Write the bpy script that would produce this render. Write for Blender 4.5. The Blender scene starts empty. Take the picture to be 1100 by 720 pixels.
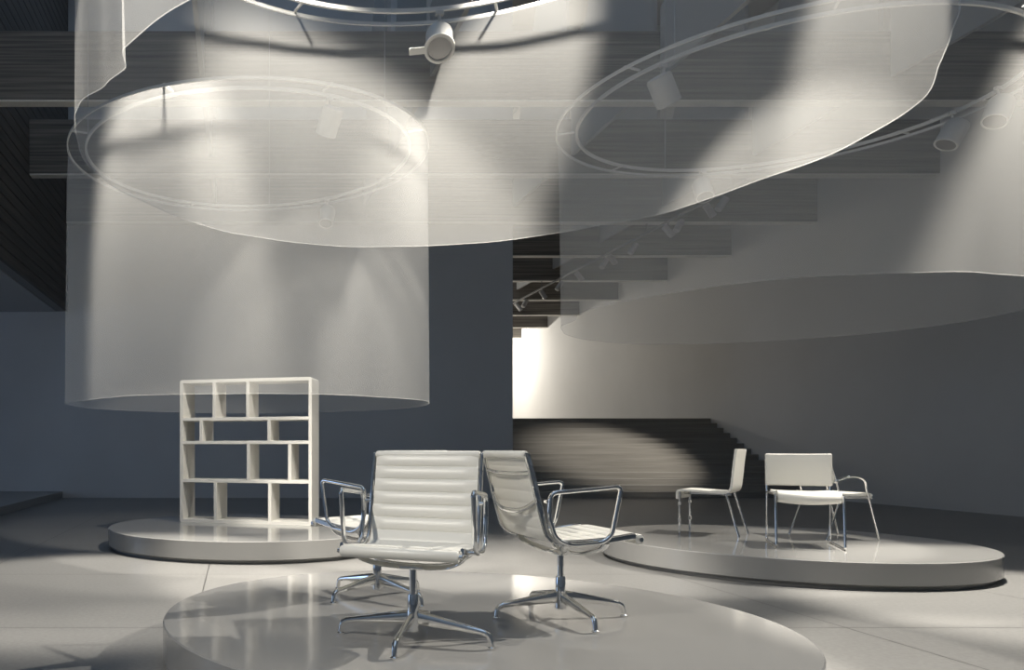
import bpy, bmesh, math, random
from mathutils import Vector, Matrix

random.seed(4)
scene = bpy.context.scene
COL = scene.collection
PI = math.pi

# ------------------------------------------------------------------ camera, world, exposure
CAM_Z = 1.06
cam_data = bpy.data.cameras.new('camera')
cam = bpy.data.objects.new('camera', cam_data)
COL.objects.link(cam)
cam.location = (0, 0, CAM_Z)
cam.rotation_euler = (PI / 2, 0, 0)
cam_data.sensor_fit = 'HORIZONTAL'
cam_data.sensor_width = 36.0
cam_data.lens = 36.0 * 867.0 / 1100.0
cam_data.shift_x = (550 - 257) / 1100.0
cam_data.shift_y = (481 - 360) / 1100.0
cam_data.clip_end = 200
scene.camera = cam

world = bpy.data.worlds.new('world')
scene.world = world
world.use_nodes = True
bg = world.node_tree.nodes['Background']
bg.inputs['Color'].default_value = (0.245, 0.33, 0.455, 1)
bg.inputs['Strength'].default_value = 1.9

vs = scene.view_settings
vs.view_transform = 'Standard'
vs.look = 'None'
vs.gamma = 1.0
vs.exposure = 0.0
vs.use_curve_mapping = False
try:
    scene.cycles.transparent_max_bounces = 24
    scene.cycles.max_bounces = 8
    scene.cycles.sample_clamp_indirect = 4.0
except Exception:
    pass

WARM = (1.0, 0.945, 0.85)
POWER = 1.0                                     # one dimmer for all the spotlights


# ------------------------------------------------------------------ materials
def mat(name, color, rough=0.5, metal=0.0, spec=0.5, coat=0.0):
    m = bpy.data.materials.new(name)
    m.use_nodes = True
    b = m.node_tree.nodes['Principled BSDF']
    b.inputs['Base Color'].default_value = (*color, 1)
    b.inputs['Roughness'].default_value = rough
    b.inputs['Metallic'].default_value = metal
    b.inputs['Specular IOR Level'].default_value = spec
    b.inputs['Coat Weight'].default_value = coat
    b.inputs['Coat Roughness'].default_value = 0.05
    return m


def noise_color(m, c1, c2, scale=(1, 1, 1), nscale=5.0, detail=4.0, bump=0.0, rough_var=0.0):
    nt = m.node_tree
    b = nt.nodes['Principled BSDF']
    tc = nt.nodes.new('ShaderNodeTexCoord')
    mp = nt.nodes.new('ShaderNodeMapping')
    mp.inputs['Scale'].default_value = scale
    nz = nt.nodes.new('ShaderNodeTexNoise')
    nz.inputs['Scale'].default_value = nscale
    nz.inputs['Detail'].default_value = detail
    cr = nt.nodes.new('ShaderNodeValToRGB')
    cr.color_ramp.elements[0].position = 0.3
    cr.color_ramp.elements[1].position = 0.7
    cr.color_ramp.elements[0].color = (*c1, 1)
    cr.color_ramp.elements[1].color = (*c2, 1)
    nt.links.new(tc.outputs['Object'], mp.inputs['Vector'])
    nt.links.new(mp.outputs['Vector'], nz.inputs['Vector'])
    nt.links.new(nz.outputs['Fac'], cr.inputs['Fac'])
    nt.links.new(cr.outputs['Color'], b.inputs['Base Color'])
    if bump:
        bp = nt.nodes.new('ShaderNodeBump')
        bp.inputs['Strength'].default_value = bump
        bp.inputs['Distance'].default_value = 0.01
        nt.links.new(nz.outputs['Fac'], bp.inputs['Height'])
        nt.links.new(bp.outputs['Normal'], b.inputs['Normal'])
    return cr


M = {}
M['paint_wall'] = mat('grey_plaster', (0.42, 0.42, 0.42), 0.8)
noise_color(M['paint_wall'], (0.52, 0.52, 0.52), (0.56, 0.56, 0.56), nscale=0.7)
M['white_wall'] = mat('white_plaster', (0.62, 0.61, 0.59), 0.85)
noise_color(M['white_wall'], (0.60, 0.59, 0.57), (0.64, 0.63, 0.61), nscale=0.5)
M['ceiling'] = mat('ceiling_plaster', (0.5, 0.5, 0.5), 0.8)
M['beam'] = mat('dark_timber', (0.11, 0.10, 0.09), 0.6)
noise_color(M['beam'], (0.08, 0.073, 0.066), (0.28, 0.255, 0.225), scale=(0.25, 6, 14), nscale=2.2, detail=6, bump=0.15)
M['soffit'] = mat('lit_pale_strip', (0.84, 0.81, 0.74), 0.6)  # pale beam underside, lightened further in place of bounced light
M['plank'] = mat('dark_planks', (0.10, 0.09, 0.08), 0.6)
noise_color(M['plank'], (0.075, 0.068, 0.06), (0.13, 0.115, 0.10), scale=(6, 0.3, 10), nscale=2.0, detail=5, bump=0.1)
M['step'] = mat('timber_step', (0.3, 0.28, 0.25), 0.55)
noise_color(M['step'], (0.24, 0.225, 0.20), (0.34, 0.32, 0.29), scale=(0.3, 8, 8), nscale=2.0, detail=5)
M['fin'] = mat('pale_fin_paint', (0.42, 0.42, 0.41), 0.7)
M['podium'] = mat('grey_gloss_lacquer', (0.275, 0.27, 0.258), 0.10, spec=0.55)
M['skirt'] = mat('dark_plinth', (0.22, 0.215, 0.205), 0.5)
M['chrome'] = mat('chrome', (0.78, 0.78, 0.77), 0.07, metal=1.0)
M['leather'] = mat('cream_leather', (0.74, 0.72, 0.66), 0.38)
M['back_net'] = mat('cream_leather_back', (0.62, 0.60, 0.55), 0.5)
M['shell'] = mat('cream_shell', (0.76, 0.74, 0.68), 0.35)
M['lacquer'] = mat('cream_lacquer', (0.72, 0.70, 0.65), 0.35)
M['rubber'] = mat('black_rubber', (0.02, 0.02, 0.02), 0.6)
M['fixture'] = mat('pale_grey_fixture', (0.50, 0.49, 0.47), 0.4)
M['track'] = mat('pale_aluminium_track', (0.62, 0.61, 0.585), 0.4)
M['dark_track'] = mat('dark_track', (0.16, 0.16, 0.16), 0.4)
M['lens'] = mat('smoky_lens', (0.35, 0.34, 0.33), 0.08, metal=0.6)
M['wire'] = mat('steel_wire', (0.5, 0.5, 0.5), 0.35, metal=0.8)
M['plinth'] = mat('plinth_stone', (0.30, 0.30, 0.30), 0.45)


def floor_material():
    m = mat('pale_stone_tiles', (0.42, 0.41, 0.39), 0.34)
    nt = m.node_tree
    cr = noise_color(m, (0.175, 0.171, 0.164), (0.23, 0.225, 0.215), nscale=38.0, detail=8)
    b = nt.nodes['Principled BSDF']
    geo = nt.nodes.new('ShaderNodeNewGeometry')
    sep = nt.nodes.new('ShaderNodeSeparateXYZ')
    nt.links.new(geo.outputs['Position'], sep.inputs[0])

    def joint(out, off, size):
        a = nt.nodes.new('ShaderNodeMath'); a.operation = 'SUBTRACT'; a.inputs[1].default_value = off - size * 0.5
        d = nt.nodes.new('ShaderNodeMath'); d.operation = 'DIVIDE'; d.inputs[1].default_value = size
        f = nt.nodes.new('ShaderNodeMath'); f.operation = 'FRACT'
        s = nt.nodes.new('ShaderNodeMath'); s.operation = 'SUBTRACT'; s.inputs[1].default_value = 0.5
        ab = nt.nodes.new('ShaderNodeMath'); ab.operation = 'ABSOLUTE'
        lt = nt.nodes.new('ShaderNodeMath'); lt.operation = 'LESS_THAN'; lt.inputs[1].default_value = 0.0045 / size
        nt.links.new(out, a.inputs[0]); nt.links.new(a.outputs[0], d.inputs[0]); nt.links.new(d.outputs[0], f.inputs[0])
        nt.links.new(f.outputs[0], s.inputs[0]); nt.links.new(s.outputs[0], ab.inputs[0]); nt.links.new(ab.outputs[0], lt.inputs[0])
        return lt.outputs[0]
    jx = joint(sep.outputs['X'], -0.27, 1.92)
    jy = joint(sep.outputs['Y'], 4.75, 2.0)
    mx = nt.nodes.new('ShaderNodeMath'); mx.operation = 'MAXIMUM'
    nt.links.new(jx, mx.inputs[0]); nt.links.new(jy, mx.inputs[1])
    mix = nt.nodes.new('ShaderNodeMix'); mix.data_type = 'RGBA'
    nt.links.new(mx.outputs[0], mix.inputs[0])
    nt.links.new(cr.outputs['Color'], mix.inputs[6])
    mix.inputs[7].default_value = (0.05, 0.049, 0.047, 1)
    nt.links.new(mix.outputs[2], b.inputs['Base Color'])
    return m


M['floor'] = floor_material()


def scrim_material(name, opacity, color):
    m = bpy.data.materials.new(name)
    m.use_nodes = True
    nt = m.node_tree
    nt.nodes.clear()
    out = nt.nodes.new('ShaderNodeOutputMaterial')
    tr = nt.nodes.new('ShaderNodeBsdfTransparent')
    df = nt.nodes.new('ShaderNodeBsdfDiffuse'); df.inputs['Color'].default_value = (*color, 1)
    tl = nt.nodes.new('ShaderNodeBsdfTranslucent'); tl.inputs['Color'].default_value = (*color, 1)
    m1 = nt.nodes.new('ShaderNodeMixShader'); m1.inputs[0].default_value = 0.5
    nt.links.new(df.outputs[0], m1.inputs[1]); nt.links.new(tl.outputs[0], m1.inputs[2])
    m2 = nt.nodes.new('ShaderNodeMixShader'); m2.inputs[0].default_value = opacity
    nt.links.new(tr.outputs[0], m2.inputs[1]); nt.links.new(m1.outputs[0], m2.inputs[2])
    nt.links.new(m2.outputs[0], out.inputs['Surface'])
    return m


M['scrim'] = scrim_material('white_scrim', 0.24, (0.86, 0.85, 0.82))
M['hem'] = scrim_material('white_scrim_hem', 0.24, (0.86, 0.85, 0.82))


# ------------------------------------------------------------------ mesh helpers
def finish(o, smooth_angle=None):
    if smooth_angle is not None:
        for p in o.data.polygons:
            p.use_smooth = True
        try:
            o.data.set_sharp_from_angle(angle=math.radians(smooth_angle))
        except Exception:
            pass


def obj(name, bm, m, parent=None, smooth=40):
    bmesh.ops.recalc_face_normals(bm, faces=bm.faces)
    me = bpy.data.meshes.new(name)
    bm.to_mesh(me)
    bm.free()
    me.materials.append(m)
    o = bpy.data.objects.new(name, me)
    COL.objects.link(o)
    if parent is not None:
        o.parent = parent
    finish(o, smooth)
    return o


def tag(o, label, cat, group=None, kind=None):
    o['label'] = label
    o['category'] = cat
    if group:
        o['group'] = group
    if kind:
        o['kind'] = kind
    return o


def thing(name, label, cat, loc=(0, 0, 0), rotz=0.0, group=None):
    o = bpy.data.objects.new(name, None)
    COL.objects.link(o)
    o.empty_display_size = 0.1
    o.location = loc
    o.rotation_euler = (0, 0, rotz)
    tag(o, label, cat, group)
    return o


def struct(name, bm, m, smooth=None):
    o = obj(name, bm, m, None, smooth)
    o['kind'] = 'structure'
    return o


def add_box(bm, x0, x1, y0, y1, z0, z1, bevel=0.0, seg=2):
    t = bmesh.new()
    vs_ = [t.verts.new((x, y, z)) for x in (x0, x1) for y in (y0, y1) for z in (z0, z1)]
    for f in ((0, 1, 3, 2), (4, 6, 7, 5), (0, 4, 5, 1), (2, 3, 7, 6), (0, 2, 6, 4), (1, 5, 7, 3)):
        t.faces.new([vs_[i] for i in f])
    if bevel:
        bmesh.ops.bevel(t, geom=list(t.edges), offset=bevel, segments=seg, affect='EDGES', profile=0.5)
    merge(bm, t)


def merge(bm, t, mtx=None):
    mp = {}
    for v in t.verts:
        mp[v] = bm.verts.new(mtx @ v.co if mtx else v.co)
    for f in t.faces:
        try:
            bm.faces.new([mp[v] for v in f.verts])
        except ValueError:
            pass
    t.free()


def rounded(pts, radius, seg=6, closed=False):
    """round the corners of a polyline"""
    P = [Vector(p) for p in pts]
    out = []
    n = len(P)
    for i in range(n):
        if not closed and (i == 0 or i == n - 1):
            out.append(P[i]); continue
        a, b, c = P[i - 1], P[i], P[(i + 1) % n]
        u = (a - b); w = (c - b)
        r = min(radius, u.length * 0.48, w.length * 0.48)
        p0 = b + u.normalized() * r
        p1 = b + w.normalized() * r
        for k in range(seg + 1):
            t = k / seg
            out.append(p0 * (1 - t) ** 2 + b * 2 * t * (1 - t) + p1 * t * t)
    return out


def add_sweep(bm, pts, sec, closed=False, cap=True, up=Vector((0, 0, 1)), scales=None):
    """sweep a closed 2D section (list of (a,b)) along pts; a is across, b is along the frame normal"""
    P = [Vector(p) for p in pts]
    n = len(P)
    rings = []
    prev_n = None
    for i in range(n):
        if closed:
            t = (P[(i + 1) % n] - P[i - 1]).normalized()
        elif i == 0:
            t = (P[1] - P[0]).normalized()
        elif i == n - 1:
            t = (P[-1] - P[-2]).normalized()
        else:
            t = ((P[i + 1] - P[i]).normalized() + (P[i] - P[i - 1]).normalized())
            t = t.normalized() if t.length > 1e-6 else (P[i + 1] - P[i]).normalized()
        if prev_n is None:
            ref = up if abs(t.dot(up)) < 0.95 else Vector((1, 0, 0))
            nn = (ref - t * ref.dot(t)).normalized()
        else:
            nn = (prev_n - t * prev_n.dot(t))
            nn = nn.normalized() if nn.length > 1e-6 else prev_n
        prev_n = nn
        side = t.cross(nn)
        s = scales[i] if scales else 1.0
        if not isinstance(s, tuple):
            s = (s, s)
        rings.append([bm.verts.new(P[i] + side * a * s[0] + nn * b * s[1]) for a, b in sec])
    m = len(sec)
    cnt = n if closed else n - 1
    for i in range(cnt):
        r0, r1 = rings[i], rings[(i + 1) % n]
        for k in range(m):
            bm.faces.new((r0[k], r0[(k + 1) % m], r1[(k + 1) % m], r1[k]))
    if cap and not closed:
        bm.faces.new(list(reversed(rings[0])))
        bm.faces.new(rings[-1])


def circ(r, n=12, rb=None):
    rb = r if rb is None else rb
    return [(r * math.cos(2 * PI * k / n), rb * math.sin(2 * PI * k / n)) for k in range(n)]


def rect_sec(w, h, c=0.003):
    return [(-w / 2 + c, -h / 2), (w / 2 - c, -h / 2), (w / 2, -h / 2 + c), (w / 2, h / 2 - c),
            (w / 2 - c, h / 2), (-w / 2 + c, h / 2), (-w / 2, h / 2 - c), (-w / 2, -h / 2 + c)]


def add_tube(bm, pts, r, n=12, closed=False, up=Vector((0, 0, 1))):
    add_sweep(bm, pts, circ(r, n), closed=closed, up=up)


def add_lathe(bm, prof, cx=0, cy=0, n=48, cap=True):
    """prof: list of (r, z); closed top and bottom"""
    rings = []
    for r, z in prof:
        rings.append([bm.verts.new((cx + r * math.cos(2 * PI * k / n), cy + r * math.sin(2 * PI * k / n), z)) for k in range(n)])
    for a, b in zip(rings, rings[1:]):
        for k in range(n):
            bm.faces.new((a[k], a[(k + 1) % n], b[(k + 1) % n], b[k]))
    if cap:
        bm.faces.new(list(reversed(rings[0])))
        bm.faces.new(rings[-1])


def add_ring_band(bm, r0, r1, z0, z1, n=160):
    """a flat hoop of rectangular section"""
    prof = [(r0, z0), (r1, z0), (r1, z1), (r0, z1)]
    rings = []
    for k in range(n):
        a = 2 * PI * k / n
        rings.append([bm.verts.new((r * math.cos(a), r * math.sin(a), z)) for r, z in prof])
    for k in range(n):
        a, b = rings[k], rings[(k + 1) % n]
        for j in range(4):
            bm.faces.new((a[j], a[(j + 1) % 4], b[(j + 1) % 4], b[j]))


def copy_tree(o, parent=None):
    c = o.copy()
    COL.objects.link(c)
    if parent is not None:
        c.parent = parent
    for ch in list(o.children):
        copy_tree(ch, c)
    return c


def catmull(pts, n):
    """resample a 2D/3D polyline as a smooth Catmull-Rom curve, n samples, even in arc length"""
    P = [Vector(p) for p in pts]
    P = [P[0] * 2 - P[1]] + P + [P[-1] * 2 - P[-2]]
    fine = []
    for i in range(1, len(P) - 2):
        for k in range(24):
            t = k / 24
            a, b, c, d = P[i - 1], P[i], P[i + 1], P[i + 2]
            fine.append(0.5 * ((2 * b) + (c - a) * t + (2 * a - 5 * b + 4 * c - d) * t * t + (3 * b - 3 * c + d - a) * t ** 3))
    fine.append(P[-2])
    L = [0]
    for a, b in zip(fine, fine[1:]):
        L.append(L[-1] + (b - a).length)
    out = []
    j = 0
    for k in range(n):
        s = L[-1] * k / (n - 1)
        while j < len(L) - 2 and L[j + 1] < s:
            j += 1
        t = (s - L[j]) / max(1e-9, L[j + 1] - L[j])
        out.append(fine[j].lerp(fine[j + 1], min(1, t)))
    return out, L[-1]


# ------------------------------------------------------------------ the setting
XR = 12.0            # right wall
XB = -3.6            # planked bulkhead
YB = 17.0            # back wall
XE = 5.76            # free end of the back wall
BZ0, BZ1 = 5.75, 6.68
beam_y = [10.88 + 2.93 * k for k in range(9)]

b = bmesh.new(); add_box(b, -14, XR + 0.3, -6, 40, -0.2, 0.0); struct('floor', b, M['floor'])
b = bmesh.new(); add_box(b, -14, XE, YB, YB + 0.3, 0, 11.0); struct('wall_back', b, M['paint_wall'])
b = bmesh.new(); add_box(b, XR, XR + 0.3, -6, 40, 0, 11.0); struct('wall_right', b, M['white_wall'])
b = bmesh.new(); add_box(b, -14, XR, -6, -5.7, 0, 11.0); struct('wall_front_unseen', b, M['paint_wall'])  # unseen wall behind the camera, added to keep sky blue off the chrome
b = bmesh.new()
add_box(b, -14.3, -14, -6, 5, 0, 4.1); add_box(b, -14.3, -14, 13, YB + 0.3, 0, 4.1); add_box(b, -14.3, -14, 5, 13, 0, 0.6)
struct('wall_left_unseen', b, M['paint_wall'])  # unseen wall added to narrow the blue light entering the left bay
b = bmesh.new(); add_box(b, 3.0, XR, 39.7, 40, 0, 11.0); struct('wall_far', b, M['white_wall'])
b = bmesh.new(); add_box(b, 2.7, 3.0, YB + 0.3, 40, 0, 11.0); struct('wall_side', b, M['white_wall'])
# soffit of the low bay on the left
b = bmesh.new(); add_box(b, -14, XB - 0.25, -2, YB, 3.92, 4.1); struct('ceiling_low', b, M['ceiling'])
# bulkhead faced with long planks
b = bmesh.new()
z = 3.92
while z < 10.9:
    add_box(b, XB - 0.06, XB, -2, YB - 0.002, z + 0.006, z + 0.191, 0.004, 1)
    z += 0.2
struct('trim_1', b, M['plank'])
b = bmesh.new(); add_box(b, XB - 0.24, XB - 0.045, -2, YB - 0.002, 3.93, 11.0); struct('wall_bulkhead', b, M['skirt'])
# roof: solid strips above the beams and fins, open skylights between them
fin_x = [-0.5, 2.6, 5.7, 8.8]
b = bmesh.new()
for i, y in enumerate([7.95] + beam_y + [beam_y[-1] + 2.93]):
    add_box(b, XB - 0.2, XR + 0.3, y - 0.3, y + 0.45, 11.0, 11.2)
for x in [XB + 0.2] + fin_x + [XR - 0.2]:
    add_box(b, x - 0.6, x + 0.6, 2.0, 37.3, 11.01, 11.19)
struct('ceiling', b, M['ceiling'])

b = bmesh.new(); add_box(b, 5.2, XR + 0.3, -6, 39.9, 11.2, 11.3); struct('ceiling_right_unseen', b, M['ceiling'])  # unseen slab added over the right-hand skylights to cut blue sky light

# pale fins running away from the camera, one bay at a time
k = 2
for bi in range(-1, 5):
    y0 = beam_y[bi] + 0.19 if bi >= 0 else 4.5
    y1 = beam_y[bi + 1] - 0.01
    for x in fin_x:
        if bi >= 2 and x < XE + 0.3:
            continue
        b = bmesh.new()
        z0 = CAM_Z + 5.0
        hi = 9.6
        prof = [(y0, z0), (y1, z0), (y1, BZ1 + 0.3), (y0 + 1.35, hi), (y0, hi)]
        vv = [[b.verts.new((x + dx, yy, zz)) for yy, zz in prof] for dx in (-0.03, 0.03)]
        b.faces.new(vv[0]); b.faces.new(list(reversed(vv[1])))
        for i in range(5):
            b.faces.new((vv[0][i], vv[1][i], vv[1][(i + 1) % 5], vv[0][(i + 1) % 5]))
        struct('trim_%d' % k, b, M['fin'])
        k += 1

beam_labels = [
    'nearest dark timber beam, the wide one crossing the whole hall near the picture top',
    'second dark timber beam from the front, its left end against the planked bulkhead',
    'third timber beam from the front, just before the dark back wall, end on right wall',
    'fourth timber beam from the front, first one behind the dark back wall',
    'fifth timber beam from the front, second behind the dark back wall',
    'sixth timber beam from the front, above the staircase landing',
    'seventh timber beam from the front, third from the far end of the hall',
    'eighth timber beam from the front, second from the far end of the hall',
    'farthest and smallest timber beam, lit warm above the bright wall',
]
for i, y in enumerate(beam_y):
    x0 = XB + 0.005 if i < 2 else (XB + 0.005 if y + 0.18 < YB else 3.02)
    b = bmesh.new()
    add_box(b, x0, XR - 0.003, y, y + 0.18, BZ0, BZ1, 0.006, 1)
    o = obj('ceiling_beam', b, M['beam'], None, None)
    tag(o, beam_labels[i], 'beam', 'timber roof beams')
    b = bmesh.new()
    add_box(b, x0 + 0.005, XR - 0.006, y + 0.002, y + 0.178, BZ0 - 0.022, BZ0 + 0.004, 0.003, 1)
    obj('lit_soffit_strip', b, M['soffit'], o, None)['label'] = 'pale strip along the underside, lightened as if lit from below'

# low plinth at the far left
b = bmesh.new()
add_box(b, -14, -3.72, 2.0, YB - 0.003, 0.0, 0.14, 0.004, 1)
o = obj('floor_plinth', b, M['plinth'], None, None)
tag(o, 'low dark raised platform along the floor at the far left, against the back wall', 'platform')

# staircase
st = thing('staircase', 'wide timber staircase behind the dark wall, rising to a landing along the white wall', 'stairs', (8.9, 17.0, 0))
NS, TREAD, RISE = 14, 0.27, 1.805 / 14
for i in range(NS):
    b = bmesh.new()
    y1 = 0.02 + (i + 1) * TREAD if i < NS - 1 else 21.5
    z0 = 0.0 if i == 0 else i * RISE - 0.02
    add_box(b, 5.85 - 8.9, XR - 0.004 - 8.9, (0.33 if False else 0.02) + i * TREAD, y1 + (0.03 if i < NS - 1 else 0), i * RISE, (i + 1) * RISE, 0.005, 1)
    obj('step' if i < NS - 1 else 'landing', b, M['step'], st, None)
b = bmesh.new()
# solid core under the steps, following the flight
vv = []
for xx in (5.87 - 8.9, XR - 0.02 - 8.9):
    vv.append([b.verts.new((xx, yy, zz)) for yy, zz in ((0.30, 0.001), (21.4, 0.001), (21.4, 13 * RISE - 0.001), (0.02 + 13.1 * TREAD, 13 * RISE - 0.001), (0.33, RISE - 0.02))])
b.faces.new(vv[0]); b.faces.new(list(reversed(vv[1])))
for i in range(5):
    b.faces.new((vv[0][i], vv[1][i], vv[1][(i + 1) % 5], vv[0][(i + 1) % 5]))
obj('core', b, M['skirt'], st, None)

# ------------------------------------------------------------------ podiums
HP = 0.21
POD = {'front': (1.12, 4.09), 'left': (0.09, 8.79), 'right': (4.98, 7.43)}
pod_label = {
    'front': 'largest-looking round grey podium in the foreground, under the three swivel armchairs',
    'left': 'round grey podium carrying the open shelf unit',
    'right': 'round grey podium carrying the three slim-legged chairs, on the right',
}
for kkey, (cx, cy) in POD.items():
    p = thing('podium', pod_label[kkey], 'podium', (cx, cy, 0), 0, 'round display podiums')
    b = bmesh.new()
    add_lathe(b, [(1.493, 0.035), (1.5, 0.042), (1.5, HP - 0.006), (1.494, HP)], n=192)
    obj('platform', b, M['podium'], p, 30)
    b = bmesh.new()
    add_lathe(b, [(1.455, 0.0), (1.455, 0.036)], n=192)
    obj('plinth', b, M['skirt'], p, 30)


# ------------------------------------------------------------------ swivel armchairs
def seat_profile():
    return [(-0.285, 0.820), (-0.258, 0.72), (-0.229, 0.60), (-0.203, 0.50), (-0.178, 0.437), (-0.125, 0.407),
            (-0.03, 0.405), (0.10, 0.415), (0.21, 0.431), (0.262, 0.436)]


def make_swivel():
    root = thing('swivel_armchair', '', 'armchair')
    prof, L = catmull([(x, z, 0) for x, z in seat_profile()], 210)
    # ribbed sling
    bm = bmesh.new()
    W = 0.238
    ys = [-W + 2 * W * i / 14 for i in range(15)]
    front, back = [], []
    RIB = 0.061
    n = len(prof)
    norms = []
    for i in range(n):
        a = prof[max(0, i - 1)]; c = prof[min(n - 1, i + 1)]
        t = (c - a).normalized()
        norms.append(Vector((-t.y, t.x, 0)))            # points to the sitter's side
    for i in range(n):
        s = L * i / (n - 1)
        puff = 0.0085 * abs(math.sin(PI * s / RIB)) ** 0.55
        rowf, rowb = [], []
        for y in ys:
            e = max(0.0, 1 - ((abs(y) / W) ** 14))
            f = prof[i] + norms[i] * (0.004 + puff * e)
            g = prof[i] - norms[i] * (0.004 + 0.5 * puff * e)
            rowf.append(bm.verts.new((f.x, y, f.y)))
            rowb.append(bm.verts.new((g.x, y, g.y)))
        front.append(rowf); back.append(rowb)
    m = len(ys)
    for i in range(n - 1):
        for j in range(m - 1):
            bm.faces.new((front[i][j], front[i][j + 1], front[i + 1][j + 1], front[i + 1][j]))
            bm.faces.new((back[i][j], back[i + 1][j], back[i + 1][j + 1], back[i][j + 1]))
        bm.faces.new((front[i][0], front[i + 1][0], back[i + 1][0], back[i][0]))
        bm.faces.new((front[i][-1], back[i][-1], back[i + 1][-1], front[i + 1][-1]))
    for R_ in (0, -1):
        for j in range(m - 1):
            bm.faces.new((front[R_][j], back[R_][j], back[R_][j + 1], front[R_][j + 1]))
    obj('seat_sling', bm, M['leather'], root, 50)
    # rolled ends
    for nm, (x, z, r) in (('head_roll', (-0.292, 0.816, 0.019)), ('front_roll', (0.268, 0.417, 0.0245))):
        bm = bmesh.new()
        pts = [(x, y, z) for y in (-W - 0.004, -W + 0.004, W - 0.004, W + 0.004)]
        add_sweep(bm, pts, circ(r, 24), scales=[0.85, 1, 1, 0.85])
        obj(nm, bm, M['leather'], root, 50)
        bm = bmesh.new()
        add_tube(bm, [(x, -W - 0.018, z), (x, W + 0.018, z)], 0.010, 16)
        obj('end_bar', bm, M['chrome'], root)
    # side rails
    for s in (-1, 1):
        bm = bmesh.new()
        pts = [(p.x - 0.004, s * (W + 0.012), p.y) for p in prof[::6]]
        add_sweep(bm, pts, rect_sec(0.014, 0.030, 0.005), up=Vector((1, 0, 0)))
        obj('side_rail', bm, M['chrome'], root, 45)
    # arm loops
    for s in (-1, 1):
        bm = bmesh.new()
        y = s * (W + 0.042)
        yi = s * (W + 0.021)
        pts = [(-0.186, y, 0.640), (0.135, y, 0.668), (0.152, y, 0.655), (0.108, y, 0.442), (0.060, y, 0.408),
               (-0.095, y, 0.396), (-0.165, y, 0.430), (-0.196, y, 0.530)]
        add_sweep(bm, rounded(pts, 0.030, closed=True), circ(0.0105, 12), closed=True, up=Vector((0, 1, 0)))
        for px, pz in ((-0.200, 0.600), (0.02, 0.405)):
            add_tube(bm, [(px, yi - s * 0.008, pz), (px, y, pz)], 0.008, 10, up=Vector((0, 0, 1)))
        obj('armrest', bm, M['chrome'], root, 50)
    # stretchers behind the back
    bm = bmesh.new()
    pts, _ = catmull([(-0.272, -W - 0.004, 0.735), (-0.285, -0.10, 0.728), (-0.285, 0.10, 0.728), (-0.272, W + 0.004, 0.735)], 20)
    add_sweep(bm, pts, circ(0.006, 10, 0.009))
    obj('back_stretcher', bm, M['chrome'], root, 50)
    bm = bmesh.new()
    pts, _ = catmull([(-0.240, -W - 0.004, 0.60), (-0.252, -0.17, 0.565), (-0.262, -0.08, 0.545), (-0.262, 0.08, 0.545), (-0.252, 0.17, 0.565), (-0.240, W + 0.004, 0.60)], 28)
    add_sweep(bm, pts, circ(0.007, 10, 0.012))
    obj('back_stretcher', bm, M['chrome'], root, 50)
    # cast yoke under the seat
    for xr, xc in ((-0.10, -0.03), (0.10, 0.03)):
        bm = bmesh.new()
        pts, _ = catmull([(xr, -W - 0.008, 0.402), (xr * 0.95, -W + 0.02, 0.372), (xc * 1.6, -0.15, 0.342), (xc, -0.05, 0.333), (xc, 0.05, 0.333),
                          (xc * 1.6, 0.15, 0.342), (xr * 0.95, W - 0.02, 0.372), (xr, W + 0.008, 0.402)], 36)
        add_sweep(bm, pts, circ(0.019, 12, 0.0085))
        obj('yoke', bm, M['chrome'], root, 50)
    bm = bmesh.new()
    add_box(bm, -0.05, 0.05, -0.05, 0.05, 0.322, 0.340, 0.006)
    obj('mounting_plate', bm, M['chrome'], root)
    # column
    bm = bmesh.new()
    add_lathe(bm, [(0.0165, 0.16), (0.0165, 0.322), (0.024, 0.3225), (0.024, 0.328)], n=24)
    obj('column', bm, M['chrome'], root)
    bm = bmesh.new()
    add_lathe(bm, [(0.018, 0.045), (0.027, 0.05), (0.027, 0.10), (0.0245, 0.15), (0.023, 0.205), (0.021, 0.21)], n=24)
    obj('hub', bm, M['chrome'], root)
    # four star legs
    for q in range(4):
        a = q * PI / 2
        c, s = math.cos(a), math.sin(a)
        bm = bmesh.new()
        path = [(0.018, 0.108), (0.10, 0.098), (0.20, 0.085), (0.27, 0.075), (0.300, 0.070), (0.318, 0.060), (0.326, 0.042), (0.330, 0.014)]
        pts = [(r * c, r * s, z) for r, z in path]
        sc = [(1.0, 2.6), (1.0, 2.1), (1.0, 1.5), (1.0, 1.15), (1.0, 1.0), (1.0, 1.0), (0.95, 0.95), (0.9, 0.9)]
        add_sweep(bm, pts, circ(0.0125, 12, 0.0125), scales=sc)
        leg = obj('leg', bm, M['chrome'], root, 50)
        bm = bmesh.new()
        add_lathe(bm, [(0.015, 0.0), (0.016, 0.003), (0.016, 0.010), (0.009, 0.016)], 0.330 * c, 0.330 * s, n=16)
        obj('glide', bm, M['chrome'], leg)
    return root


sw = make_swivel()
swivels = [
    (0.76, 3.53, 245, 'cream ribbed swivel armchair nearest the camera, its seat facing us'),
    (1.60, 4.02, 5, 'cream ribbed swivel armchair on the right of the front podium, seen side-on facing right'),
    (0.78, 4.56, 125, 'cream ribbed swivel armchair mostly hidden behind the nearest one, facing the shelf unit'),
]
for i, (x, y, deg, lab) in enumerate(swivels):
    o = sw if i == 0 else copy_tree(sw)
    o.location = (x, y, HP)
    o.rotation_euler = (0, 0, math.radians(deg))
    tag(o, lab, 'armchair', 'swivel armchairs on the front podium')


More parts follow.
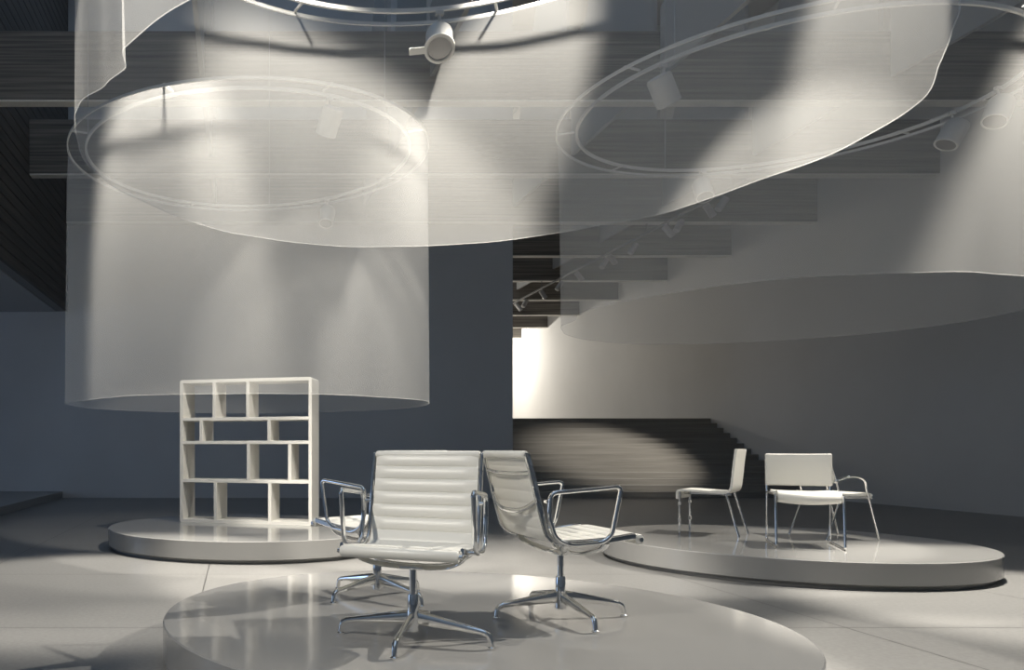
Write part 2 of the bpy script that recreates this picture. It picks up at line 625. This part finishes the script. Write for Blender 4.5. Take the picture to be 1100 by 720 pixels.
# ------------------------------------------------------------------ shelf unit
def make_shelf():
    W_, H_, D_ = 1.53, 1.62, 0.40
    T = 0.036
    ang = math.atan2(-0.44, 1.466)
    root = thing('shelf_unit', 'cream open shelf unit with staggered compartments, standing on the left podium', 'shelf',
                 (-0.677, 9.21, HP), ang)
    # outer carcass as a rounded frame, four boards
    rr = 0.03

    def board(name, x0, x1, z0, z1, bev=0.003):
        bm = bmesh.new()
        add_box(bm, x0, x1, 0.0, D_, z0, z1, bev, 1)
        return obj(name, bm, M['lacquer'], root, 30)

    bm = bmesh.new()
    outer = rounded([(0, 0, 0), (W_, 0, 0), (W_, 0, H_), (0, 0, H_)], rr, 6, closed=True)
    inner = rounded([(T, 0, T), (W_ - T, 0, T), (W_ - T, 0, H_ - T), (T, 0, H_ - T)], 0.006, 6, closed=True)
    L4 = []
    for ring in (outer, inner):
        for yy in (0.0, D_):
            L4.append([bm.verts.new((p.x, yy, p.z)) for p in ring])
    of, ob, inf, inb = L4
    n = len(of)
    for i in range(n):
        j = (i + 1) % n
        bm.faces.new((of[i], of[j], ob[j], ob[i]))
        bm.faces.new((inf[i], inb[i], inb[j], inf[j]))
        bm.faces.new((of[i], inf[i], inf[j], of[j]))
        bm.faces.new((ob[i], ob[j], inb[j], inb[i]))
    obj('frame', bm, M['lacquer'], root, 30)
    zs = [0.0, 0.292 * H_, 0.560 * H_, 0.723 * H_, H_ - T / 2]
    for z in zs[1:4]:
        board('shelf', T - 0.001, W_ - T + 0.001, z - T / 2, z + T / 2)
    rows = [(3, (0.268, 0.525)), (2, (0.165, 0.685)), (1, (0.530, 0.838)), (0, (0.277, 0.690))]
    for r, us in rows:
        lo = T if r == 0 else zs[r] + T / 2
        hi = zs[r + 1] - T / 2 if r < 3 else H_ - T
        for u in us:
            x = u * W_
            board('divider', x - T / 2, x + T / 2, lo - 0.001, hi + 0.001)
    return root


make_shelf()


# ------------------------------------------------------------------ chairs on the right podium
def shell_mesh(prof, W, th, nn=60, m=8):
    bm = bmesh.new()
    P, L = catmull([(x, z, 0) for x, z in prof], nn)
    rows = []
    for i in range(nn):
        a = P[max(0, i - 1)]; c = P[min(nn - 1, i + 1)]
        t = (c - a).normalized()
        nv = Vector((-t.y, t.x, 0))
        f = P[i] + nv * th / 2; g = P[i] - nv * th / 2
        ys = [-W + 2 * W * j / m for j in range(m + 1)]
        rows.append(([bm.verts.new((f.x, y, f.y)) for y in ys], [bm.verts.new((g.x, y, g.y)) for y in ys]))
    for i in range(nn - 1):
        (f0, g0), (f1, g1) = rows[i], rows[i + 1]
        for j in range(m):
            bm.faces.new((f0[j], f0[j + 1], f1[j + 1], f1[j]))
            bm.faces.new((g0[j], g1[j], g1[j + 1], g0[j + 1]))
        bm.faces.new((f0[0], f1[0], g1[0], g0[0]))
        bm.faces.new((f0[m], g0[m], g1[m], f1[m]))
    for k in (0, -1):
        f, g = rows[k]
        for j in range(m):
            bm.faces.new((f[j], g[j], g[j + 1], f[j + 1]))
    return bm


def make_side_chair():
    dx, dy = -0.73, 0.683
    root = thing('side_chair', 'cream one-piece shell chair, seen side-on facing left on the right podium', 'chair',
                 (4.65, 7.93, HP), math.atan2(dy, dx))
    prof = [(0.264, 0.345), (0.266, 0.400), (0.250, 0.428), (0.18, 0.431), (0.05, 0.425), (-0.10, 0.418), (-0.165, 0.425),
            (-0.196, 0.458), (-0.210, 0.55), (-0.224, 0.70), (-0.240, 0.835)]
    bm = shell_mesh(list(reversed(prof)), 0.20, 0.020)
    bmesh.ops.bevel(bm, geom=[e for e in bm.edges if e.is_boundary], offset=0.002)
    obj('shell', bm, M['shell'], root, 35)
    for s in (-1, 1):
        bm = bmesh.new()
        add_box(bm, 0.236, 0.256, s * 0.185 - 0.010, s * 0.185 + 0.010, 0.0, 0.418, 0.003, 1)
        leg = obj('leg', bm, M['chrome'], root, 30)
        bm = bmesh.new()
        add_box(bm, 0.2335, 0.2585, s * 0.185 - 0.0125, s * 0.185 + 0.0125, 0.115, 0.155, 0.003, 1)
        obj('collar', bm, M['fixture'], leg, 30)
        bm = bmesh.new()
        add_box(bm, 0.2335, 0.2585, s * 0.185 - 0.0125, s * 0.185 + 0.0125, 0.285, 0.315, 0.003, 1)
        obj('collar', bm, M['fixture'], leg, 30)
    for s in (-1, 1):
        bm = bmesh.new()
        add_tube(bm, [(-0.150, s * 0.17, 0.414), (-0.262, s * 0.19, 0.010), (-0.2625, s * 0.1902, 0.0015)], 0.0105, 12, up=Vector((0, 1, 0)))
        obj('leg', bm, M['chrome'], root, 40)
    bm = bmesh.new()
    add_box(bm, -0.162, 0.25, -0.012, 0.012, 0.385, 0.412, 0.004, 1)
    obj('under_rail', bm, M['chrome'], root, 30)
    return root


make_side_chair()


def pad(bm, x0, x1, y0, y1, z0, z1, bev, bulge_axis=None, bulge=0.0, cuts=10):
    t = bmesh.new()
    add_box(t, x0, x1, y0, y1, z0, z1, bev, 3)
    if bulge:
        ges = list(t.edges)
        bmesh.ops.subdivide_edges(t, edges=[e for e in ges if abs((e.verts[0].co - e.verts[1].co).y) > (y1 - y0) * 0.5], cuts=cuts, use_grid_fill=True)
        for v in t.verts:
            u = (v.co.y - (y0 + y1) / 2) / ((y1 - y0) / 2)
            if bulge_axis == 'x':
                v.co.x += bulge * (u * u)
            else:
                v.co.z += bulge * (u * u)
    merge(bm, t)


def make_sled_chair():
    root = thing('sled_chair', 'cream armless chair with chrome sled frame, facing us on the right podium', 'chair',
                 (4.915, 7.025, HP), math.atan2(-0.893, -0.45))
    H = 0.238
    R_ = 0.0095
    for s in (-1, 1):
        y = s * H
        bm = bmesh.new()
        pts = [(-0.335, y, 0.775), (-0.300, y, 0.50), (-0.295, y, 0.44), (-0.312, y, R_), (0.312, y, R_), (0.245, y, 0.440), (0.20, y, 0.449), (-0.294, y, 0.446)]
        add_sweep(bm, rounded(pts, 0.022), circ(R_, 12), up=Vector((0, 1, 0)))
        obj('side_frame', bm, M['chrome'], root, 50)
    for x, z in ((-0.294, 0.445), (0.19, 0.437), (-0.338, 0.765)):
        bm = bmesh.new()
        add_tube(bm, [(x, -H, z), (x, H, z)], 0.008, 12)
        obj('cross_bar', bm, M['chrome'], root, 50)
    prof = [(-0.22, 0.452), (-0.10, 0.447), (0.05, 0.449), (0.17, 0.460), (0.235, 0.456), (0.262, 0.430), (0.262, 0.400), (0.245, 0.375)]
    bm = shell_mesh(prof, 0.222, 0.026, m=14)
    for v in bm.verts:
        u = v.co.y / 0.222
        if v.co.z < 0.44:
            v.co.z += 0.018 * u * u * (0.44 - v.co.z) / 0.07
        else:
            v.co.z += 0.008 * u * u
    obj('seat', bm, M['leather'], root, 40)
    bm = bmesh.new()
    pad(bm, -0.335, -0.300, -0.252, 0.252, 0.505, 0.795, 0.014, 'x', 0.025)
    bmesh.ops.rotate(bm, verts=bm.verts, cent=(-0.31, 0, 0.6), matrix=Matrix.Rotation(-0.10, 3, 'Y'))
    obj('backrest', bm, M['leather'], root, 45)
    return root


make_sled_chair()


def make_tube_armchair():
    root = thing('tube_armchair', 'cream chair with looped chrome armrests, behind the sled chair and facing right', 'armchair',
                 (5.640, 7.66, HP), 0)
    H = 0.252
    for s in (-1, 1):
        y = s * H
        bm = bmesh.new()
        add_tube(bm, [(-0.232, y, 0.775), (-0.160, y, 0.545), (-0.118, y, 0.385)], 0.0095, 12, up=Vector((0, 1, 0)))
        obj('back_post', bm, M['chrome'], root, 50)
        bm = bmesh.new()
        add_tube(bm, [(-0.110, y * 0.97, 0.40), (-0.246, y, 0.010), (-0.2465, y, 0.0015)], 0.0095, 12, up=Vector((0, 1, 0)))
        obj('leg', bm, M['chrome'], root, 50)
        bm = bmesh.new()
        pts, _ = catmull([(-0.160, y, 0.540), (-0.12, y * 1.02, 0.560), (-0.04, y * 1.05, 0.584), (0.04, y * 1.05, 0.578), (0.095, y * 1.03, 0.545),
                          (0.115, y, 0.500), (0.128, y, 0.430), (0.185, y, 0.20), (0.235, y, 0.006)], 60)
        add_sweep(bm, pts, circ(0.0095, 12), up=Vector((0, 1, 0)))
        leg = obj('arm_loop', bm, M['chrome'], root, 50)
        bm = bmesh.new()
        add_lathe(bm, [(0.005, 0.524), (0.016, 0.53), (0.018, 0.542), (0.016, 0.553), (0.005, 0.56)], -0.160, y, n=16)
        obj('joint', bm, M['chrome'], root, 50)
        bm = bmesh.new()
        add_tube(bm, [(-0.20, y * 0.96, 0.392), (0.175, y * 0.96, 0.392)], 0.0095, 12)
        obj('seat_rail', bm, M['chrome'], root, 50)
    for x, z in ((0.165, 0.396), (-0.19, 0.392)):
        bm = bmesh.new()
        add_tube(bm, [(x, -H - 0.012, z), (x, H + 0.012, z)], 0.011, 14)
        obj('cross_bar', bm, M['chrome'], root, 50)
    prof = [(-0.20, 0.424), (-0.10, 0.414), (0.02, 0.412), (0.12, 0.420), (0.170, 0.416), (0.188, 0.398), (0.180, 0.380)]
    bm = shell_mesh(prof, 0.225, 0.026, m=12)
    obj('seat', bm, M['leather'], root, 40)
    bm = bmesh.new()
    pad(bm, -0.225, -0.195, -0.247, 0.247, 0.52, 0.78, 0.013, 'x', 0.02)
    bmesh.ops.rotate(bm, verts=bm.verts, cent=(-0.19, 0, 0.63), matrix=Matrix.Rotation(-0.29, 3, 'Y'))
    obj('backrest', bm, M['leather'], root, 45)
    return root


make_tube_armchair()

# ------------------------------------------------------------------ rings, curtains and their spotlights
RZ = CAM_Z + 3.15                 # height of the hoops
R_OUT = 1.90
R_TRK = 1.73


def make_ring(cx, cy, label, cables):
    root = thing('light_ring', label, 'light ring', (cx, cy, RZ), 0, 'suspended light rings')
    bm = bmesh.new(); add_ring_band(bm, R_OUT + 0.012, R_OUT + 0.026, -0.010, 0.016)
    obj('hoop', bm, M['track'], root, 30)
    bm = bmesh.new(); add_ring_band(bm, R_TRK - 0.011, R_TRK + 0.011, -0.017, 0.012)
    obj('track', bm, M['track'], root, 30)
    for k in range(8):
        a = math.radians(22 + 45 * k)
        bm = bmesh.new()
        add_tube(bm, [(math.cos(a) * (R_TRK + 0.02), math.sin(a) * (R_TRK + 0.02), 0.02), (math.cos(a) * (R_OUT + 0.015), math.sin(a) * (R_OUT + 0.015), 0.02)], 0.010, 8)
        obj('bracket', bm, M['track'], root, 40)
    for a in cables:
        a = math.radians(a)
        bm = bmesh.new()
        add_tube(bm, [(math.cos(a) * R_TRK, math.sin(a) * R_TRK, 0.02), (math.cos(a) * R_TRK, math.sin(a) * R_TRK, 6.70)], 0.004, 6, up=Vector((1, 0, 0)))
        obj('cable', bm, M['wire'], root, None)
    return root


def interp_periodic(tab, a):
    """tab: list of (deg, value), smooth periodic interpolation"""
    a = a % 360
    t = sorted(tab)
    n = len(t)
    for i in range(n):
        a0, v0 = t[i]
        a1, v1 = t[(i + 1) % n]
        if i == n - 1:
            a1 += 360
        aa = a if a >= a0 else a + 360
        if a0 <= aa <= a1:
            u = (aa - a0) / (a1 - a0)
            u = u * u * (3 - 2 * u)
            return v0 + (v1 - v0) * u
    return t[0][1]


def make_curtain(cx, cy, z0, label, waves):
    N, MZ = 420, 14
    top = RZ - 0.005
    bm = bmesh.new()
    hb = bmesh.new()
    rows = []

    def rad(a, t):                        # t = 0 at the hoop, 1 at the hem
        w = interp_periodic(waves, math.degrees(a))
        w += 0.006 * math.sin(11 * a + 1) + 0.004 * math.sin(23 * a)
        return R_OUT + 0.010 + w * (t ** 0.6)
    for j in range(MZ + 1):
        t = j / MZ
        z = top + (z0 - top) * t
        rows.append([bm.verts.new((rad(2 * PI * k / N, t) * math.cos(2 * PI * k / N), rad(2 * PI * k / N, t) * math.sin(2 * PI * k / N), z)) for k in range(N)])
    for j in range(MZ):
        for k in range(N):
            bm.faces.new((rows[j][k], rows[j][(k + 1) % N], rows[j + 1][(k + 1) % N], rows[j + 1][k]))
    o = obj('sheer_curtain', bm, M['scrim'], None, 180)
    o.location = (cx, cy, 0)
    tag(o, label, 'curtain', 'round sheer curtains')
    pts = [(rad(2 * PI * k / N, 1) * math.cos(2 * PI * k / N), rad(2 * PI * k / N, 1) * math.sin(2 * PI * k / N), z0) for k in range(N)]
    add_sweep(hb, pts, rect_sec(0.003, 0.005, 0.0008), closed=True)
    obj('hem', hb, M['hem'], o, 60)
    return o


waves_front = [(220, -.02), (227, -.02), (239, .01), (243, -.02), (214.5, -.02), (209.5, -.10), (204.5, -.08), (198, -.01), (193, .0), (180, .02),
               (148, -.01), (120, .03), (103, .04), (83, .02), (64, .01), (46, -.02), (35, .0), (15, -.06), (355, .0), (342, .02), (330, -.05), (321, -.04), (313, -.01), (280, .03), (262, -.02)]
waves_left = [(0, .01), (30, .03), (60, -.02), (95, .03), (130, -.02), (160, .02), (176, .0), (195, .03), (212, -.06), (225, -.03), (240, .05), (262, .0), (285, .03), (310, -.03), (335, .03)]
waves_right = [(164, -.04), (174, -.09), (188, .06), (194, .07), (212, .10), (233, .13), (263, .02), (286, -.05), (320, .02), (350, -.02), (20, .03), (60, -.02), (100, .03), (135, -.02)]

make_ring(*POD['front'], 'suspended light ring high over the front podium, cut by the picture top', [72, 200, 320])
make_ring(*POD['left'], 'suspended light ring over the shelf unit podium, complete in view', [318, 80, 200])
make_ring(*POD['right'], 'suspended light ring over the right podium with the slim chairs', [212, 95, 330])
make_curtain(*POD['front'], CAM_Z + 1.50, 'shortest sheer curtain, hanging high over the front podium', waves_front)
make_curtain(*POD['left'], CAM_Z + 0.46, 'longest sheer curtain, hanging round the top of the cream shelf unit', waves_left)
make_curtain(*POD['right'], CAM_Z + 1.20, 'sheer curtain over the right podium, leaving the frame at right', waves_right)


def make_spot(stem=0.20, handle=False, k=1.0):
    """ring spotlight: hanger and yoke around a drum; the drum points down local -Z"""
    root = thing('spotlight', '', 'spotlight')
    bm = bmesh.new()
    add_tube(bm, [(0, 0, 0.085 * k), (0, 0, stem)], 0.010 * k, 10, up=Vector((1, 0, 0)))
    add_box(bm, -0.03, 0.03, -0.018, 0.018, stem - 0.015, stem + 0.015, 0.003, 1)
    obj('hanger', bm, M['fixture'], root, 40)
    head = bpy.data.objects.new('head', None)
    COL.objects.link(head); head.parent = root
    bm = bmesh.new()
    add_lathe(bm, [(0.060, 0.125), (0.088, 0.118), (0.095, 0.10), (0.095, -0.115), (0.090, -0.12), (0.080, -0.118), (0.076, -0.09)], n=32)
    obj('drum', bm, M['fixture'], head, 40)
    if handle:
        bm = bmesh.new()
        add_lathe(bm, [(0.094, -0.100), (0.106, -0.102), (0.106, -0.122), (0.088, -0.124)], n=32, cap=False)
        add_box(bm, -0.21, -0.098, -0.026, 0.026, -0.120, -0.106, 0.004, 1)
        obj('bezel', bm, M['lacquer'], head, 40)
    bm = bmesh.new()
    add_lathe(bm, [(0.079, -0.112), (0.079, -0.106)], n=32)
    obj('lens', bm, M['lens'], head, 40)
    if k != 1.0:
        for c in head.children:
            for v in c.data.vertices:
                v.co *= k
    return root


SPOT, LEVER = make_spot(), make_spot(0.20, True)
spot_used = set()


def spot(ring, deg, target, power, angle, label, blend=0.25, drop=0.2325, rad=None, soft=0.018, roll=0.0):
    """a spotlight hung under a ring track"""
    cx, cy = POD[ring]
    a = math.radians(deg)
    r = R_TRK if rad is None else rad
    pos = Vector((cx + r * math.cos(a), cy + r * math.sin(a), RZ - drop))
    proto = LEVER if roll else SPOT
    o = copy_tree(proto) if proto in spot_used else proto
    spot_used.add(proto)
    o.location = pos
    tag(o, label, 'spotlight', 'spotlights on the light rings')
    d = (Vector(target) - pos).normalized()
    q = d.to_track_quat('-Z', 'Y')
    head = [c for c in o.children if c.name.startswith('head')][0]
    head.rotation_mode = 'QUATERNION'
    head.rotation_quaternion = q @ Matrix.Rotation(math.radians(roll), 3, 'Z').to_quaternion()
    ld = bpy.data.lights.new('spot_beam', 'SPOT')
    ld.energy = power * POWER
    ld.color = WARM
    ld.spot_size = math.radians(angle)
    ld.spot_blend = blend
    ld.shadow_soft_size = soft
    lo = bpy.data.objects.new('spot_beam', ld)
    COL.objects.link(lo)
    lo.location = pos + d * 0.135
    lo.rotation_mode = 'QUATERNION'
    lo.rotation_quaternion = q
    return o


def on_curtain(ring, deg, dz, r=1.95):
    """a point on a curtain, dz below its hoop"""
    cx, cy = POD[ring]
    return (cx + r * math.cos(math.radians(deg)), cy + r * math.sin(math.radians(deg)), RZ - dz)


def beam_light(pos, target, power, angle, blend=0.5, soft=0.05, color=WARM):
    ld = bpy.data.lights.new('spot_beam', 'SPOT')
    ld.energy = power * POWER
    ld.color = color
    ld.spot_size = math.radians(angle)
    ld.spot_blend = blend
    ld.shadow_soft_size = soft
    lo = bpy.data.objects.new('spot_beam', ld)
    COL.objects.link(lo)
    lo.location = pos
    lo.rotation_mode = 'QUATERNION'
    lo.rotation_quaternion = (Vector(target) - Vector(pos)).to_track_quat('-Z', 'Y')


# front ring
spot('front', 79.5, (0.76, 2.9, 0.4), 70, 44, 'spotlight with bright ring bezel hanging at the picture top, centre', roll=180)
beam_light((1.54, 2.45, RZ - 0.25), on_curtain('front', 222, 1.5), 900, 40, 0.25, 0.02)
# left ring
spot('left', 294.5, (-0.2, 9.3, 0.9), 380, 50, 'pale drum spotlight on the near side of the shelf unit ring')
spot('left', 54, (0.4, 8.4, 0.3), 160, 50, 'faint spotlight on the far side of the shelf unit ring')
# lamps high in the roof, above the picture, each turned to one stretch of cloth
beam_light((0.0, 4.3, 5.6), (0.66, 5.56, 2.96), 2700, 44, 0.35, 0.13)
beam_light((2.2, 4.3, 5.6), (1.87, 6.10, 3.23), 2100, 27, 0.35, 0.11)
beam_light((-0.35, 7.85, 5.9), (-0.68, 7.06, 3.02), 3700, 37, 0.45, 0.15)
beam_light((1.0, 8.2, 5.8), (1.62, 7.5, 2.2), 2200, 40, 1.0, 0.12)
beam_light((2.0, 3.7, 5.6), (2.99, 3.64, 2.78), 2700, 33, 0.5, 0.07)
beam_light((5.7, 6.6, 5.8), (5.7, 6.0, 2.86), 4300, 38, 0.5, 0.10)

# right ring
spot('right', 209, (5.6, 7.6, 0.4), 130, 44, 'drum spotlight on the near left of the right ring')
spot('right', 81, (4.9, 7.0, 0.4), 110, 44, 'spotlight with round lens on the far side of the right ring, below the track')
spot('right', 3, (4.5, 7.5, 0.4), 850, 46, 'spotlight on the right ring, second in from the right picture edge', rad=1.66)
spot('right', 345, (4.7, 6.2, 0.6), 90, 50, 'spotlight on the right ring, the one closest to the right picture edge', rad=1.66)

# ------------------------------------------------------------------ track over the staircase
TX, TZ = 8.5, CAM_Z + 4.46
tr = thing('ceiling_track', 'straight dark lighting track running away under the beams over the stairs', 'lighting track', (TX, 20.5, TZ))
bm = bmesh.new(); add_box(bm, -0.02, 0.02, -7.0, 8.0, 0.0, 0.04, 0.003, 1); obj('rail', bm, M['dark_track'], tr, None)
for y in beam_y[1:6]:
    bm = bmesh.new(); add_box(bm, -0.012, 0.012, y + 0.09 - 0.012 - 20.5, y + 0.09 + 0.012 - 20.5, 0.04, BZ0 - 0.022 - TZ, 0.002, 1); obj('rod', bm, M['dark_track'], tr, None)


def make_track_head():
    root = thing('track_spotlight', '', 'spotlight')
    bm = bmesh.new()
    add_tube(bm, [(0, 0, 0), (0, 0, -0.10)], 0.012, 8, up=Vector((1, 0, 0)))
    obj('stem', bm, M['dark_track'], root, 40)
    bm = bmesh.new()
    t = bmesh.new()
    add_lathe(t, [(0.04, 0.12), (0.062, 0.11), (0.062, -0.14), (0.05, -0.145)], n=20)
    merge(bm, t, Matrix.Translation((0, 0, -0.16)) @ Matrix.Rotation(math.radians(35), 4, 'Y') )
    obj('drum', bm, M['fixture'], root, 40)
    return root


TH = make_track_head()
ty = [14.2, 14.6, 15.6, 16.0, 17.4, 18.4, 18.8, 20.2, 21.4, 22.6, 24.0, 24.6, 26.0, 27.0]
for i, y in enumerate(ty):
    o = TH if i == 0 else copy_tree(TH)
    o.location = (TX, y, TZ)
    o.rotation_euler = (0, 0, (0, PI, 0.4, 2.6)[i % 4])
    tag(o, 'small drum spotlight on the straight track over the stairs', 'spotlight', 'small spotlights on the straight track')


beam_light((10.9, 15.0, 5.2), (8.7, 18.6, 0.7), 1500, 37, 0.8)
pl = bpy.data.lights.new('wall_glow', 'POINT')
pl.energy = 900
pl.color = WARM
pl.shadow_soft_size = 0.15
po = bpy.data.objects.new('wall_glow', pl)
COL.objects.link(po)
po.location = (9.3, 34.4, TZ - 0.4)
pl = pl.copy()
pl.energy = 90
po = bpy.data.objects.new('landing_fill', pl)  # unseen fill light added behind the back wall to brighten the far beams
COL.objects.link(po)
po.location = (6.3, 25.0, 4.9)
# added blue area light, strengthens the dusk glow from the left bay opening
al = bpy.data.lights.new('bay_fill_light', 'AREA')
al.shape = 'RECTANGLE'
al.size, al.size_y = 8.0, 3.2
al.energy = 160
al.color = (0.42, 0.62, 1.0)
ao = bpy.data.objects.new('bay_fill_light', al)
COL.objects.link(ao)
ao.location = (-13.9, 9.0, 2.2)
ao.rotation_euler = (0, -PI / 2, 0)
# hall spotlights outside the picture that throw the chairs' shadows to the right and to the left
beam_light((-2.1, 0.5, 4.4), (1.1, 3.9, 0.4), 720, 34, 0.4, 0.02)
beam_light((6.4, 5.3, 4.3), (0.9, 3.8, 0.3), 2500, 32, 0.4, 0.02)
